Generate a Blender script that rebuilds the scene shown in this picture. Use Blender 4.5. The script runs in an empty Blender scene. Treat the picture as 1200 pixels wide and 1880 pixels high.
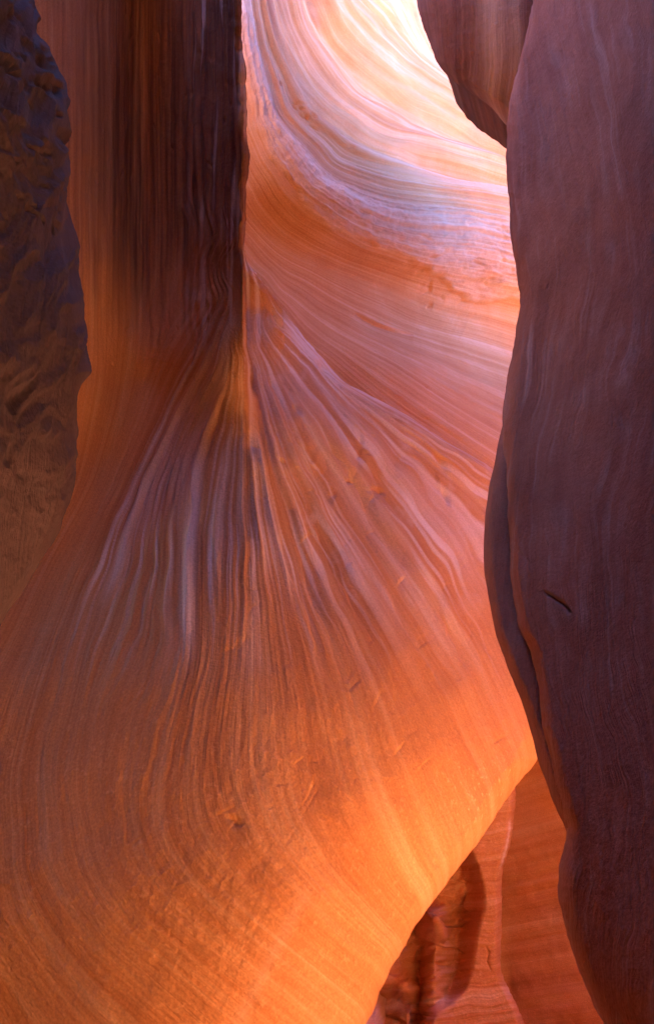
import bpy, math
import numpy as np

# ------------------------------------------------------------------ camera
C = bpy.context.scene.collection
scene = bpy.context.scene
CAM_Z, PITCH, FPX = 1.6, math.radians(20.0), 1447.0     # focal length in photo pixels (1200 x 1880)
cam_d = bpy.data.cameras.new('camera')
cam_d.sensor_fit = 'VERTICAL'
cam_d.sensor_height = 36.0
cam_d.lens = 36.0 * FPX / 1880.0
cam_d.clip_start, cam_d.clip_end = 0.05, 4000.0
cam = bpy.data.objects.new('camera', cam_d)
C.objects.link(cam)
cam.location = (0, 0, CAM_Z)
cam.rotation_euler = (math.pi / 2 + PITCH, 0, 0)
scene.camera = cam

# ------------------------------------------------------------------ daylight
SUN_AZ, SUN_EL = math.radians(35.0), math.radians(61.0)   # azimuth from +y towards +x
world = bpy.data.worlds.new('World')
scene.world = world
world.use_nodes = True
wn, wl = world.node_tree.nodes, world.node_tree.links
bg = wn['Background']
sky = wn.new('ShaderNodeTexSky')
sky.sky_type = 'NISHITA'
sky.sun_disc = False
sky.sun_elevation = SUN_EL
sky.sun_rotation = SUN_AZ
sky.altitude = 1500.0
sky.air_density = 1.0
sky.dust_density = 0.0
sky.ozone_density = 8.0
deep = wn.new('ShaderNodeMix')            # the deep blue of a dry high-desert sky
deep.data_type, deep.blend_type = 'RGBA', 'MULTIPLY'
deep.inputs[0].default_value = 1.0
deep.inputs[7].default_value = (0.78, 0.94, 1.32, 1)
wl.new(sky.outputs[0], deep.inputs[6])
wl.new(deep.outputs[2], bg.inputs[0])
bg.inputs[1].default_value = 0.062
sun_d = bpy.data.lights.new('sun', 'SUN')
sun_d.energy = 3.0
sun_d.angle = math.radians(0.5)
sun_d.color = (1.0, 0.95, 0.87)
sun = bpy.data.objects.new('sun', sun_d)
C.objects.link(sun)
sdir = np.array([math.sin(SUN_AZ) * math.cos(SUN_EL), math.cos(SUN_AZ) * math.cos(SUN_EL), math.sin(SUN_EL)])
from mathutils import Vector
sun.rotation_euler = Vector(sdir).to_track_quat('Z', 'Y').to_euler()
sun.location = tuple(sdir * 40)

scene.view_settings.view_transform = 'Standard'
scene.view_settings.look = 'None'
scene.view_settings.gamma = 1.0
scene.view_settings.use_curve_mapping = False
scene.view_settings.exposure = 4.9
cy = scene.cycles
cy.max_bounces = 12
cy.diffuse_bounces = 10
cy.glossy_bounces = 2
cy.caustics_reflective = False
cy.caustics_refractive = False
cy.use_denoising = True
cy.sample_clamp_indirect = 0.0

RES = 1.0

# ------------------------------------------------------------------ small numeric toolbox
def smooth(a, b, x):
    t = np.clip((x - a) / (b - a), 0, 1)
    return t * t * (3 - 2 * t)

def pchip(xs, ys, q):
    """monotone cubic through (xs, ys) evaluated at q (clamped outside)."""
    xs, ys = np.asarray(xs, float), np.asarray(ys, float)
    h = np.diff(xs); d = np.diff(ys) / h
    m = np.zeros_like(xs)
    m[0], m[-1] = d[0], d[-1]
    for i in range(1, len(xs) - 1):
        if d[i - 1] * d[i] > 0:
            w1, w2 = 2 * h[i] + h[i - 1], h[i] + 2 * h[i - 1]
            m[i] = (w1 + w2) / (w1 / d[i - 1] + w2 / d[i])
    q = np.clip(q, xs[0], xs[-1])
    i = np.clip(np.searchsorted(xs, q) - 1, 0, len(xs) - 2)
    t = (q - xs[i]) / h[i]
    return ((1 + 2 * t) * (1 - t) ** 2 * ys[i] + t * (1 - t) ** 2 * h[i] * m[i]
            + t * t * (3 - 2 * t) * ys[i + 1] + t * t * (t - 1) * h[i] * m[i + 1])

def curve(pts):
    pts = sorted(pts)
    a = [p[0] for p in pts]; b = [p[1] for p in pts]
    return lambda q: pchip(a, b, q)

def hash2(ix, iy, seed):
    h = (ix.astype(np.int64) * 374761393 + iy.astype(np.int64) * 668265263 + seed * 974634777) & 0x7fffffff
    h = ((h ^ (h >> 13)) * 1274126177) & 0x7fffffff
    return (h ^ (h >> 16)) & 0xffff

def noise(x, y, seed=0):
    """gradient noise, about -1..1"""
    x = np.asarray(x, np.float32); y = np.asarray(y, np.float32)
    x0 = np.floor(x); y0 = np.floor(y)
    fx = x - x0; fy = y - y0
    u = fx * fx * fx * (fx * (fx * 6 - 15) + 10); v = fy * fy * fy * (fy * (fy * 6 - 15) + 10)
    def g(dx, dy):
        a = hash2(x0 + dx, y0 + dy, seed) * np.float32(2 * math.pi / 65536)
        return np.cos(a) * (fx - dx) + np.sin(a) * (fy - dy)
    a = g(0, 0); b = g(1, 0); c = g(0, 1); d = g(1, 1)
    return 1.5 * ((a + (b - a) * u) * (1 - v) + (c + (d - c) * u) * v)

def fbm(x, y, seed=0, octs=4, gain=0.5):
    s = 0; a = 1.0; n = 0
    for k in range(octs):
        s = s + a * noise(x * 2 ** k, y * 2 ** k, seed + 17 * k); n += a; a *= gain
    return s / n

def ridged(x, y, seed=0, octs=3, gain=0.5):
    s = 0; a = 1.0; n = 0
    for k in range(octs):
        s = s + a * (1 - np.abs(noise(x * 2 ** k, y * 2 ** k, seed + 31 * k))); n += a; a *= gain
    return s / n

class Spline2:
    """thin-plate spline through scattered (px, py, value)"""
    def __init__(self, pts, lam=0.0):
        p = np.asarray(pts, float)
        self.x = p[:, :2] / 1000.0
        n = len(p)
        A = np.zeros((n + 3, n + 3))
        A[:n, :n] = self.k(self.x, self.x) + lam * np.eye(n)
        A[:n, n] = 1; A[:n, n + 1:] = self.x
        A[n, :n] = 1; A[n + 1:, :n] = self.x.T
        b = np.zeros(n + 3); b[:n] = p[:, 2]
        self.w = np.linalg.solve(A, b)
    @staticmethod
    def k(a, b):
        d2 = (a[:, None, 0] - b[None, :, 0]) ** 2 + (a[:, None, 1] - b[None, :, 1]) ** 2
        return d2 * np.log(d2 + 1e-12)
    def __call__(self, X, Y):
        sh = np.shape(X)
        q = np.stack([np.ravel(X), np.ravel(Y)], 1) / 1000.0
        n = len(self.x); out = np.empty(len(q))
        for i in range(0, len(q), 40000):
            c = q[i:i + 40000]
            out[i:i + 40000] = self.k(c, self.x) @ self.w[:n] + self.w[n] + c @ self.w[n + 1:]
        return out.reshape(sh)

def lines_to_pts(lines, step=60.0):
    out = []
    for t, pl in lines:
        pl = np.asarray(pl, float)
        seg = np.hypot(*np.diff(pl, axis=0).T)
        cum = np.concatenate([[0], np.cumsum(seg)])
        for s in np.linspace(0, cum[-1], max(2, int(cum[-1] / step) + 1)):
            out.append((np.interp(s, cum, pl[:, 0]), np.interp(s, cum, pl[:, 1]), t))
    return out

CT, ST = math.cos(PITCH), math.sin(PITCH)
def place(px, py, Y):
    """world point at forward distance Y on the sight line of the photo pixel px, py"""
    v = (940.0 - py) / FPX
    d = Y / (CT - v * ST)
    return np.stack([(px - 600.0) / FPX * d, Y + 0 * d, CAM_Z + d * (ST + v * CT)], -1), d

def scarp(D, X, Y, pl, width, depth, taper=True):
    """a chipped edge: the rock right of the polyline (seen along its direction) drops by depth and heals over width"""
    pl = np.asarray(pl, float)
    x0, x1 = pl[:, 0].min() - 3 * width, pl[:, 0].max() + 3 * width
    y0, y1 = pl[:, 1].min() - 3 * width, pl[:, 1].max() + 3 * width
    m = (X > x0) & (X < x1) & (Y > y0) & (Y < y1)
    if not m.any(): return
    x, y = X[m], Y[m]
    best = np.full(x.shape, 1e9); sd = np.zeros(x.shape); pos = np.zeros(x.shape)
    n = len(pl) - 1
    for i in range(n):
        a, b = pl[i], pl[i + 1]; e = b - a; L = e @ e + 1e-9
        u = np.clip(((x - a[0]) * e[0] + (y - a[1]) * e[1]) / L, 0, 1)
        dx = x - a[0] - u * e[0]; dy = y - a[1] - u * e[1]
        d = np.hypot(dx, dy)
        c = e[0] * dy - e[1] * dx
        k = d < best
        best[k] = d[k]; sd[k] = np.sign(c[k]) * d[k]; pos[k] = (i + u[k]) / n
    tp = (4 * pos * (1 - pos)) ** 0.5 if taper else 1.0
    f = np.where(sd > 0, np.exp(-(sd / width) ** 1.3), 0) * smooth(0, 2.5, sd)
    D[m] -= depth * f * tp

def groove(D, X, Y, pl, width, depth):
    pl = np.asarray(pl, float)
    m = (X > pl[:, 0].min() - 4 * width) & (X < pl[:, 0].max() + 4 * width) & (Y > pl[:, 1].min() - 4 * width) & (Y < pl[:, 1].max() + 4 * width)
    if not m.any(): return
    x, y = X[m], Y[m]; best = np.full(x.shape, 1e9); pos = np.zeros(x.shape); n = len(pl) - 1
    for i in range(n):
        a, b = pl[i], pl[i + 1]; e = b - a; L = e @ e + 1e-9
        u = np.clip(((x - a[0]) * e[0] + (y - a[1]) * e[1]) / L, 0, 1)
        d = np.hypot(x - a[0] - u * e[0], y - a[1] - u * e[1]); k = d < best
        best[k] = d[k]; pos[k] = (i + u[k]) / n
    D[m] -= depth * np.exp(-(best / width) ** 2) * np.clip(6 * pos * (1 - pos), 0.05, 1)

def pit(D, X, Y, cx, cy, r, asp, ang, depth):
    R = r * max(1, asp) * 2.5
    m = (np.abs(X - cx) < R) & (np.abs(Y - cy) < R)
    if not m.any(): return
    dx, dy = X[m] - cx, Y[m] - cy
    c, s = math.cos(ang), math.sin(ang)
    a = (dx * c + dy * s) / (r * asp); b = (-dx * s + dy * c) / r
    D[m] -= depth * np.exp(-(a * a + b * b) ** 1.5) * (0.6 + 0.4 * np.tanh(-3 * b))

# ------------------------------------------------------------------ sandstone materials
def sandstone(name, deep, mid, pale, band=1.0, grain=120.0, bump=0.8, blotch=0.35, streak=(0.77, 0.64, 0.58), stain_shade=(0.125, 0.045, 0.033)):  # default deepened for the recess shade painted on the buttress
    m = bpy.data.materials.new(name); m.use_nodes = True
    N, L = m.node_tree.nodes, m.node_tree.links
    bs = N['Principled BSDF']
    bs.inputs['Roughness'].default_value = 0.88
    bs.inputs['Specular IOR Level'].default_value = 0.18
    def nd(t, **kw):
        n = N.new(t)
        for k, v in kw.items(): setattr(n, k, v)
        return n
    def math_(op, a, b=None, clamp=False):
        n = nd('ShaderNodeMath', operation=op); n.use_clamp = clamp
        for i, q in enumerate((a, b)):
            if q is None: continue
            if hasattr(q, 'links') or hasattr(q, 'is_linked'): L.new(q, n.inputs[i])
            else: n.inputs[i].default_value = q
        return n.outputs[0]
    def mix(f, a, b, blend='MIX'):
        n = nd('ShaderNodeMix', data_type='RGBA', blend_type=blend)
        for s, q in ((n.inputs[0], f), (n.inputs[6], a), (n.inputs[7], b)):
            if hasattr(q, 'is_linked'): L.new(q, s)
            elif isinstance(q, tuple): s.default_value = (*q, 1)
            else: s.default_value = q
        return n.outputs[2]
    at = nd('ShaderNodeAttribute', attribute_name='bed')
    ap = nd('ShaderNodeAttribute', attribute_name='mark')      # x pale streak, y red stain, z speckle; y also carries painted recess shade
    tc = nd('ShaderNodeTexCoord')
    sep = nd('ShaderNodeSeparateXYZ'); L.new(ap.outputs['Vector'], sep.inputs[0])
    def bednoise(ft, fs, detail, rough=0.55):
        mp = nd('ShaderNodeMapping'); mp.inputs['Scale'].default_value = (ft, fs, 0)
        L.new(at.outputs['Vector'], mp.inputs[0])
        n = nd('ShaderNodeTexNoise', noise_dimensions='2D'); n.inputs['Scale'].default_value = 1.0
        n.inputs['Detail'].default_value = detail; n.inputs['Roughness'].default_value = rough
        L.new(mp.outputs[0], n.inputs['Vector']); return n.outputs['Fac']
    def objnoise(sc, detail, rough=0.55):
        n = nd('ShaderNodeTexNoise'); n.inputs['Scale'].default_value = sc
        n.inputs['Detail'].default_value = detail; n.inputs['Roughness'].default_value = rough
        L.new(tc.outputs['Object'], n.inputs['Vector']); return n.outputs['Fac']
    b1 = bednoise(4.5, 0.10, 5, 0.62)
    b2 = bednoise(16.0, 0.16, 3, 0.65)
    bl = objnoise(2.6, 6, 0.6)
    gr = objnoise(grain, 2)
    sp = objnoise(38.0, 4, 0.65)
    f = math_('ADD', math_('MULTIPLY', b1, 0.62 * band), math_('MULTIPLY', b2, 0.38 * band))
    f = math_('ADD', f, math_('MULTIPLY', math_('SUBTRACT', bl, 0.5), blotch))
    f = math_('ADD', f, 0.5 * (1 - band))
    r = nd('ShaderNodeValToRGB'); L.new(f, r.inputs[0])
    e = r.color_ramp.elements
    e[0].position, e[0].color = 0.30, (*deep, 1)
    e[1].position, e[1].color = 0.72, (*pale, 1)
    q = e.new(0.5); q.color = (*mid, 1)
    col = mix(math_('MULTIPLY', sep.outputs[1], 0.85), r.outputs[0], stain_shade)
    pf = math_('MULTIPLY', sep.outputs[0], math_('ADD', math_('MULTIPLY', b2, 0.9), 0.35), clamp=True)
    col = mix(pf, col, streak)
    spk = math_('MULTIPLY', sep.outputs[2], math_('MULTIPLY', math_('SUBTRACT', sp, 0.56), 7.0, clamp=True), clamp=True)
    col = mix(spk, col, tuple(min(0.8, c * 1.25) for c in pale))
    gv = math_('ADD', math_('MULTIPLY', gr, 0.70), 0.65)
    gm = nd('ShaderNodeMix', data_type='RGBA', blend_type='MULTIPLY'); gm.inputs[0].default_value = 1.0
    L.new(col, gm.inputs[6])
    cb = nd('ShaderNodeCombineColor'); [L.new(gv, cb.inputs[i]) for i in range(3)]
    L.new(cb.outputs[0], gm.inputs[7])
    L.new(gm.outputs[2], bs.inputs['Base Color'])
    fine = bednoise(24.0, 0.4, 3, 0.6)
    hgt = math_('ADD', math_('MULTIPLY', gr, 0.0016), math_('ADD', math_('MULTIPLY', fine, 0.0050), math_('MULTIPLY', sp, 0.0060)))
    bp = nd('ShaderNodeBump'); bp.inputs['Strength'].default_value = bump; bp.inputs['Distance'].default_value = 1.0
    L.new(hgt, bp.inputs['Height']); L.new(bp.outputs[0], bs.inputs['Normal'])
    return m

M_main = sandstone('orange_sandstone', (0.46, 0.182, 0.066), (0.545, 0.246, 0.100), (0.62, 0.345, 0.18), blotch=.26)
M_wall = sandstone('banded_sandstone', (0.45, 0.175, 0.062), (0.53, 0.245, 0.10), (0.62, 0.36, 0.215))
M_left = sandstone('shade_toned_sandstone', (0.072, 0.043, 0.042), (0.092, 0.056, 0.056), (0.135, 0.09, 0.092), band=0.4, streak=(.3, .22, .2))  # darkened and greyed in the colour to stand in for dim blue shade
M_boss = sandstone('striped_sandstone', (0.11, 0.040, 0.022), (0.15, 0.058, 0.033), (0.21, 0.098, 0.058), band=1.0, grain=160, streak=(.50, .34, .23), stain_shade=(.13, .04, .024))
M_right = sandstone('plum_sandstone', (0.29, 0.112, 0.060), (0.375, 0.152, 0.086), (0.45, 0.21, 0.13), band=.4, blotch=.9, grain=170, bump=1.1, streak=(.52, .36, .29), stain_shade=(.25, .08, .042))
M_near = sandstone('brown_sandstone', (0.25, 0.092, 0.046), (0.31, 0.122, 0.062), (0.37, 0.172, 0.10), band=.45, blotch=.8, grain=160, streak=(.46, .31, .25), stain_shade=(.2, .062, .032))

# ------------------------------------------------------------------ mesh builder
def build(name, PX, PY, YY, disp, TX, t, s, mark, mat, label=None, cat=None, top=(), bottom=(), first=(), last=(), flip=False, group=None, region=None, parts=()):
    """grid of rock: rows x columns of photo directions at forward distance YY, pushed out along its normal by disp (in
    photo pixels at that distance), then continued past its rims by world offsets (top, bottom rows; first, last columns)."""
    P, d = place(PX, PY, YY)
    du = np.gradient(P, axis=1); dv = np.gradient(P, axis=0)
    n = np.cross(du, dv)
    n /= np.linalg.norm(n, axis=-1, keepdims=True) + 1e-12
    if not flip: n = -n                     # towards the open slot
    P = P + n * (disp * d / FPX)[..., None]
    bed = np.stack([t / 100.0, s / 100.0, 0 * t], -1)
    mk = np.stack(mark, -1)
    def ext(A, edge, axis, offs, isP):
        out = []
        for o in offs:
            if isP:
                b = edge.copy()
                if callable(o): b = o(b)
                else: b = b + np.asarray(o, float)
                out.append(b)
            else: out.append(edge)
        return np.stack(out, axis)
    def pad(A, isP):
        if len(last): A = np.concatenate([A, ext(A, A[:, -1], 1, last, isP)], 1)
        if len(first): A = np.concatenate([ext(A, A[:, 0], 1, first[::-1], isP), A], 1)
        if len(top): A = np.concatenate([ext(A, A[0], 0, top[::-1], isP), A], 0)
        if len(bottom): A = np.concatenate([A, ext(A, A[-1], 0, bottom, isP)], 0)
        return A
    P, bed, mk = pad(P, True), pad(bed, False), pad(mk, False)
    if region is None:
        return grid_mesh(name, P, bed, mk, mat, label, cat, flip, group)
    region = pad(region[..., None], False)[..., 0]
    nrm = grid_normals(P, flip)
    root = grid_mesh(name, P, bed, mk, mat, label, cat, flip, group, keep=region == 0, nrm=nrm)
    for k, nm in enumerate(parts, 1):                 # pieces of the same rock with a look of their own
        grid_mesh(nm, P, bed, mk, mat, None, None, flip, None, root, keep=region == k, nrm=nrm)
    return root

def grid_normals(P, flip):
    a = P[1:, 1:] - P[:-1, :-1]; b = P[1:, :-1] - P[:-1, 1:]
    f = np.cross(a, b)
    n = np.zeros_like(P)
    for i, j in ((0, 0), (0, 1), (1, 0), (1, 1)):
        n[i:P.shape[0] - 1 + i, j:P.shape[1] - 1 + j] += f
    n /= np.linalg.norm(n, axis=-1, keepdims=True) + 1e-20
    return -n if not flip else n

def grid_mesh(name, P, bed, mk, mat, label=None, cat=None, flip=False, group=None, parent=None, keep=None, nrm=None):
    R, K = P.shape[:2]
    P, bed, mk = P.reshape(-1, 3), np.asarray(bed, float).reshape(-1, 3), np.asarray(mk, float).reshape(-1, 3)
    i = np.arange((R - 1) * K).reshape(R - 1, K)[:, :-1].ravel()
    q = np.stack([i, i + 1, i + K + 1, i + K], 1) if not flip else np.stack([i, i + K, i + K + 1, i + 1], 1)
    if keep is not None:
        q = q[keep[:-1, :-1].ravel()]
        used, q = np.unique(q, return_inverse=True); q = q.reshape(-1, 4)
        P, bed, mk = P[used], bed[used], mk[used]
    me = bpy.data.meshes.new(name)
    me.vertices.add(len(P))
    me.vertices.foreach_set('co', P.reshape(-1).astype(np.float32))
    nf = len(q)
    me.loops.add(nf * 4); me.polygons.add(nf)
    me.loops.foreach_set('vertex_index', q.ravel().astype(np.int32))
    me.polygons.foreach_set('loop_start', np.arange(0, nf * 4, 4, dtype=np.int32))
    me.update(calc_edges=True)
    me.polygons.foreach_set('use_smooth', np.ones(nf, bool))
    for nm, A in (('bed', bed), ('mark', mk)):
        a = me.attributes.new(nm, 'FLOAT_VECTOR', 'POINT'); a.data.foreach_set('vector', A.reshape(-1).astype(np.float32))
    if nrm is not None:
        nv = nrm.reshape(-1, 3)[used].astype(np.float32)
        if flip is False: nv = -nv
        me.normals_split_custom_set_from_vertices(nv)
    me.materials.append(mat)
    ob = bpy.data.objects.new(name, me); C.objects.link(ob)
    if label: ob['label'] = label
    if cat: ob['category'] = cat; ob['kind'] = 'thing'
    if group: ob['group'] = group
    if parent: ob.parent = parent
    return ob

def rows(a, b, n): return np.linspace(a, b, max(8, int(n * RES)))
def rows2(lo, a, b, hi, n, nout):
    """dense between a and b (inside the picture), thin outside"""
    parts = [np.linspace(lo, a, nout, endpoint=False), np.linspace(a, b, max(8, int(n * RES)), endpoint=False), np.linspace(b, hi, nout)]
    return np.concatenate(parts)

def edged(py, xs, edge, w, h, field, nin, ncurl, right=True, tmax=150.0):
    """columns from xs to the silhouette `edge`, rounding it over w pixels and h metres; returns PX, PY, YY, TX"""
    nin, ncurl = max(8, int(nin * RES)), max(8, int(ncurl * RES))
    e, x0 = edge(py)[:, None], xs(py)[:, None]
    w = np.broadcast_to(np.asarray(w(py) if callable(w) else w * np.ones_like(py), float)[:, None], e.shape)
    h = np.broadcast_to(np.asarray(h(py) if callable(h) else h * np.ones_like(py), float)[:, None], e.shape)
    sg = 1.0 if right else -1.0
    u = np.linspace(0, 1, nin, endpoint=False)[None]
    PX1 = x0 + u * (e - sg * w - x0)
    th = np.linspace(0, 1, ncurl)[None] ** 1.2 * math.radians(tmax)
    PX2 = e - sg * w + sg * w * np.sin(th)
    PX = np.concatenate([PX1, PX2], 1)
    TX = np.concatenate([PX1, e - sg * w + sg * w * th * 1.3], 1)
    PY = np.repeat(py[:, None], PX.shape[1], 1)
    YY = field(PX, PY)
    YY[:, nin:] += h * (1 - np.cos(th))
    return PX, PY, YY, TX

rng = np.random.default_rng(7)

# ------------------------------------------------------------------ ground
def sheet(name, size, z, mat):
    n = 60
    g = np.concatenate([-np.geomspace(size, 10, 14, endpoint=False), np.linspace(-10, 10, 81), np.geomspace(size, 10, 14, endpoint=False)[::-1]])
    X, Y = np.meshgrid(g, g)
    Z = z + 0.05 * fbm(X * 0.7, Y * 0.7, 5) * (np.abs(X) < 30) - 1.5 * smooth(4.2, 6.0, Y) * (np.abs(X) < 30)
    P = np.stack([X, Y, Z], -1)
    ob = grid_mesh(name, P, np.stack([X * 0.3, Y * 0.3, 0 * X], -1), 0 * P, mat)
    ob['kind'] = 'structure'
    return ob
M_sand = sandstone('sand', (0.50, 0.24, 0.12), (0.57, 0.29, 0.15), (0.62, 0.34, 0.19), band=0.2, grain=150)
sheet('ground', 600.0, 0.0, M_sand)

# ------------------------------------------------------------------ flared buttress in the middle
def buttress():
    edge = curve([(-400, 436), (0, 440), (60, 442), (120, 448), (200, 452), (280, 455), (340, 452), (400, 450), (455, 449), (472, 451),
                  (520, 481), (560, 512), (620, 560), (660, 592), (690, 620), (730, 684), (760, 738), (800, 800), (870, 912), (950, 985),
                  (1050, 1012), (1200, 1020), (1300, 1010), (1350, 1000), (1392, 985), (1430, 958), (1470, 934), (1520, 894), (1560, 866),
                  (1600, 838), (1640, 806), (1700, 765), (1760, 728), (1800, 705), (1850, 684), (1880, 668), (2050, 560)])
    edge_smooth = edge
    edge = lambda q: edge_smooth(q) + (3.5 * noise(q / 70, 0 * q + .37, 191) + 1.8 * noise(q / 21, 0 * q + .71, 192)) * (1 + .6 * smooth(1300, 1500, q))
    field0 = Spline2([
        (-150, -400, 2.4), (150, -400, 2.9), (270, -400, 3.5), (350, -400, 3.1), (436, -400, 2.6),
        (-150, 0, 2.8), (150, 0, 3.35), (210, 0, 3.8), (280, 0, 4.05), (340, 0, 3.75), (390, 0, 3.25), (440, 0, 2.9),
        (-150, 250, 3.0), (130, 250, 3.3), (200, 250, 3.85), (280, 250, 4.25), (340, 250, 4.0), (395, 250, 3.5), (448, 250, 3.2),
        (-150, 500, 3.0), (130, 500, 3.3), (190, 500, 3.75), (260, 500, 4.2), (330, 500, 4.05), (395, 500, 3.6), (445, 500, 3.38),
        (130, 700, 3.4), (200, 700, 3.85), (265, 700, 4.08), (350, 700, 3.8), (440, 690, 3.52), (445, 600, 3.42),
        (490, 560, 3.72), (525, 620, 3.93), (560, 650, 4.15), (505, 700, 3.78), (560, 730, 4.0), (660, 730, 4.5), (650, 800, 4.3), (780, 810, 4.85), (760, 870, 4.6),
        (-150, 850, 3.3), (120, 850, 3.55), (200, 850, 3.85), (300, 850, 3.82), (400, 850, 3.6), (460, 850, 3.54), (600, 850, 4.05), (880, 880, 5.05),
        (-100, 1000, 3.4), (50, 1000, 3.5), (150, 1000, 3.52), (300, 1000, 3.4), (450, 1000, 3.3), (600, 1000, 3.7), (750, 1000, 4.15), (900, 1000, 4.75),
        (-100, 1200, 3.15), (0, 1200, 3.2), (150, 1200, 3.13), (300, 1200, 3.0), (450, 1200, 3.0), (600, 1200, 3.2), (750, 1200, 3.55), (900, 1200, 4.15),
        (-100, 1400, 3.0), (0, 1400, 2.98), (200, 1400, 2.84), (400, 1400, 2.78), (600, 1400, 2.92), (800, 1400, 3.3), (940, 1400, 3.85),
        (-100, 1650, 2.85), (0, 1650, 2.8), (200, 1650, 2.68), (400, 1650, 2.63), (600, 1650, 2.75), (780, 1650, 3.2),
        (-100, 1880, 2.8), (0, 1880, 2.78), (300, 1880, 2.64), (600, 1880, 2.82), (-100, 2050, 2.8), (300, 2050, 2.68), (560, 2050, 2.9)], 3e-4)
    cx = np.array([-150, 130, 200, 270, 335, 395, 447.])
    cyy = np.array([-400, 0, 250, 500, 720.])
    tab = np.array([[2.4, 2.9, 3.3, 3.5, 3.2, 2.85, 2.6], [2.8, 3.3, 3.75, 4.05, 3.8, 3.3, 2.9], [3.0, 3.3, 3.85, 4.25, 4.05, 3.55, 3.2],
                    [3.1, 3.35, 3.75, 4.2, 4.1, 3.65, 3.38], [3.2, 3.42, 3.85, 4.06, 3.85, 3.65, 3.52]])
    def upper_face(X, Y):
        rws = [pchip(cx, r, X) for r in tab]
        h = np.diff(cyy); out = np.zeros_like(X)
        i = np.clip(np.searchsorted(cyy, np.clip(Y, -399.9, 719.9)) - 1, 0, 3)
        t = np.clip((Y - cyy[i]) / h[i], 0, 1)
        R_ = np.stack(rws)
        sl = np.gradient(R_, cyy, axis=0)
        take = lambda A, k: np.take_along_axis(A, k[None], 0)[0]
        a, b, ma, mb = take(R_, i), take(R_, i + 1), take(sl, i), take(sl, i + 1)
        return (1 + 2 * t) * (1 - t) ** 2 * a + t * (1 - t) ** 2 * h[i] * ma + t * t * (3 - 2 * t) * b + t * t * (t - 1) * h[i] * mb
    def field(X, Y):
        F = field0(X, Y)
        wu = (1 - smooth(520, 715, Y)) * np.where(Y > 455, 1 - smooth(446, 452, X), 1.0)
        F = F * (1 - wu) + upper_face(X, Y) * wu
        # the arris where the ribbed face turns away, dying out downwards
        step = pchip([300, 380, 450, 560, 640, 700, 780, 860, 960], [0, 0, .85, .85, .58, .36, .10, 0, 0], Y)
        F = F + step * smooth(0, 1, (X - 447 - 14 * smooth(600, 800, Y)) / (5 + 26 * smooth(620, 790, Y)) + .3)
        return F
    py = rows2(-400, -20, 1900, 2050, 960, 12)
    xs = lambda q: -60.0 - 60 * smooth(900, 0, q)
    w = curve([(-400, 16), (300, 14), (470, 12), (620, 18), (870, 20), (1100, 40), (1392, 46), (1500, 40), (1700, 34), (1900, 30)])
    h = curve([(-400, .30), (470, .22), (700, .32), (870, .36), (1100, .5), (1392, .55), (1700, .40), (2050, .35)])
    PX, PY, YY, TX = edged(py, xs, edge, w, h, field, 500, 46)
    # bedding lines: a fan from the arris that swings round to the right near the bottom
    L = [(-100, [(-60, -400), (-60, 300), (-60, 700), (-140, 1000), (-260, 1300)]),
         (40, [(140, -400), (150, 0), (158, 400), (160, 680), (125, 880), (20, 1080), (-90, 1300)]),
         (140, [(300, -400), (300, 0), (300, 470), (282, 600), (242, 760), (200, 880), (112, 1050), (22, 1250), (-40, 1450), (-25, 1700), (90, 1880), (200, 2000)]),
         (220, [(390, -400), (396, 0), (400, 300), (400, 470), (385, 600), (338, 680), (290, 780), (250, 860), (215, 930), (130, 1150), (62, 1400), (75, 1600), (160, 1740), (300, 1870), (420, 1980)]),
         (290, [(420, -400), (424, 200), (425, 470), (415, 590), (386, 665), (332, 775), (288, 880), (262, 1000), (242, 1110), (172, 1300), (155, 1450), (186, 1590), (265, 1700), (420, 1830), (560, 1950)]),
         (350, [(434, 0), (442, 300), (440, 520), (430, 620), (402, 720), (366, 830), (350, 920), (343, 1020), (345, 1120), (345, 1210), (318, 1320), (292, 1420), (292, 1510), (330, 1600), (430, 1700), (570, 1810), (660, 1890)]),
         (400, [(446, -400), (447, 0), (450, 300), (448, 520), (446, 620), (440, 720), (428, 820), (416, 900), (410, 1000), (406, 1100), (400, 1200), (384, 1300), (370, 1400), (378, 1500), (424, 1580), (520, 1680), (640, 1780), (700, 1830)]),
         (485, [(449, 650), (456, 720), (464, 820), (476, 920), (488, 1000), (506, 1100), (522, 1200), (538, 1300), (548, 1400), (572, 1500), (630, 1600), (720, 1700)]),
         (560, [(454, 640), (480, 740), (512, 860), (548, 960), (594, 1080), (652, 1200), (704, 1330), (748, 1450), (800, 1570)]),
         (650, [(460, 590), (500, 690), (574, 830), (662, 980), (752, 1120), (832, 1250), (892, 1380), (925, 1450)]),
         (730, [(456, 510), (525, 625), (622, 740), (732, 870), (832, 1000), (902, 1130), (955, 1260), (990, 1350)]),
         (790, [(452, 480), (560, 628), (640, 708), (780, 798), (910, 885), (1000, 980)])]
    T = Spline2(lines_to_pts(L, 65), 1.2e-3)(TX, PY)
    gy, gx = np.gradient(T)
    dX = np.gradient(TX, axis=1); dY = np.gradient(PY, axis=0)
    tx_ = gx / np.maximum(dX, 0.2); gm = np.hypot(tx_, gy / dY - 0 * tx_)
    gm = np.clip(gm, 0.15, 6)
    # s: distance along the bedding, good enough as a plain height
    S = PY * 0.9 + 0.25 * TX
    fan = smooth(470, 700, PY) * (1 - smooth(1050, 1420, PY))
    ribs = np.exp(-((T - 300) / 120) ** 2)
    upper = smooth(330, 385, TX) * (1 - smooth(560, 700, PY)) * (TX < 520)
    wedge = smooth(470, 560, T) * smooth(452, 470, TX) * (1 - smooth(950, 1200, PY))
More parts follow.
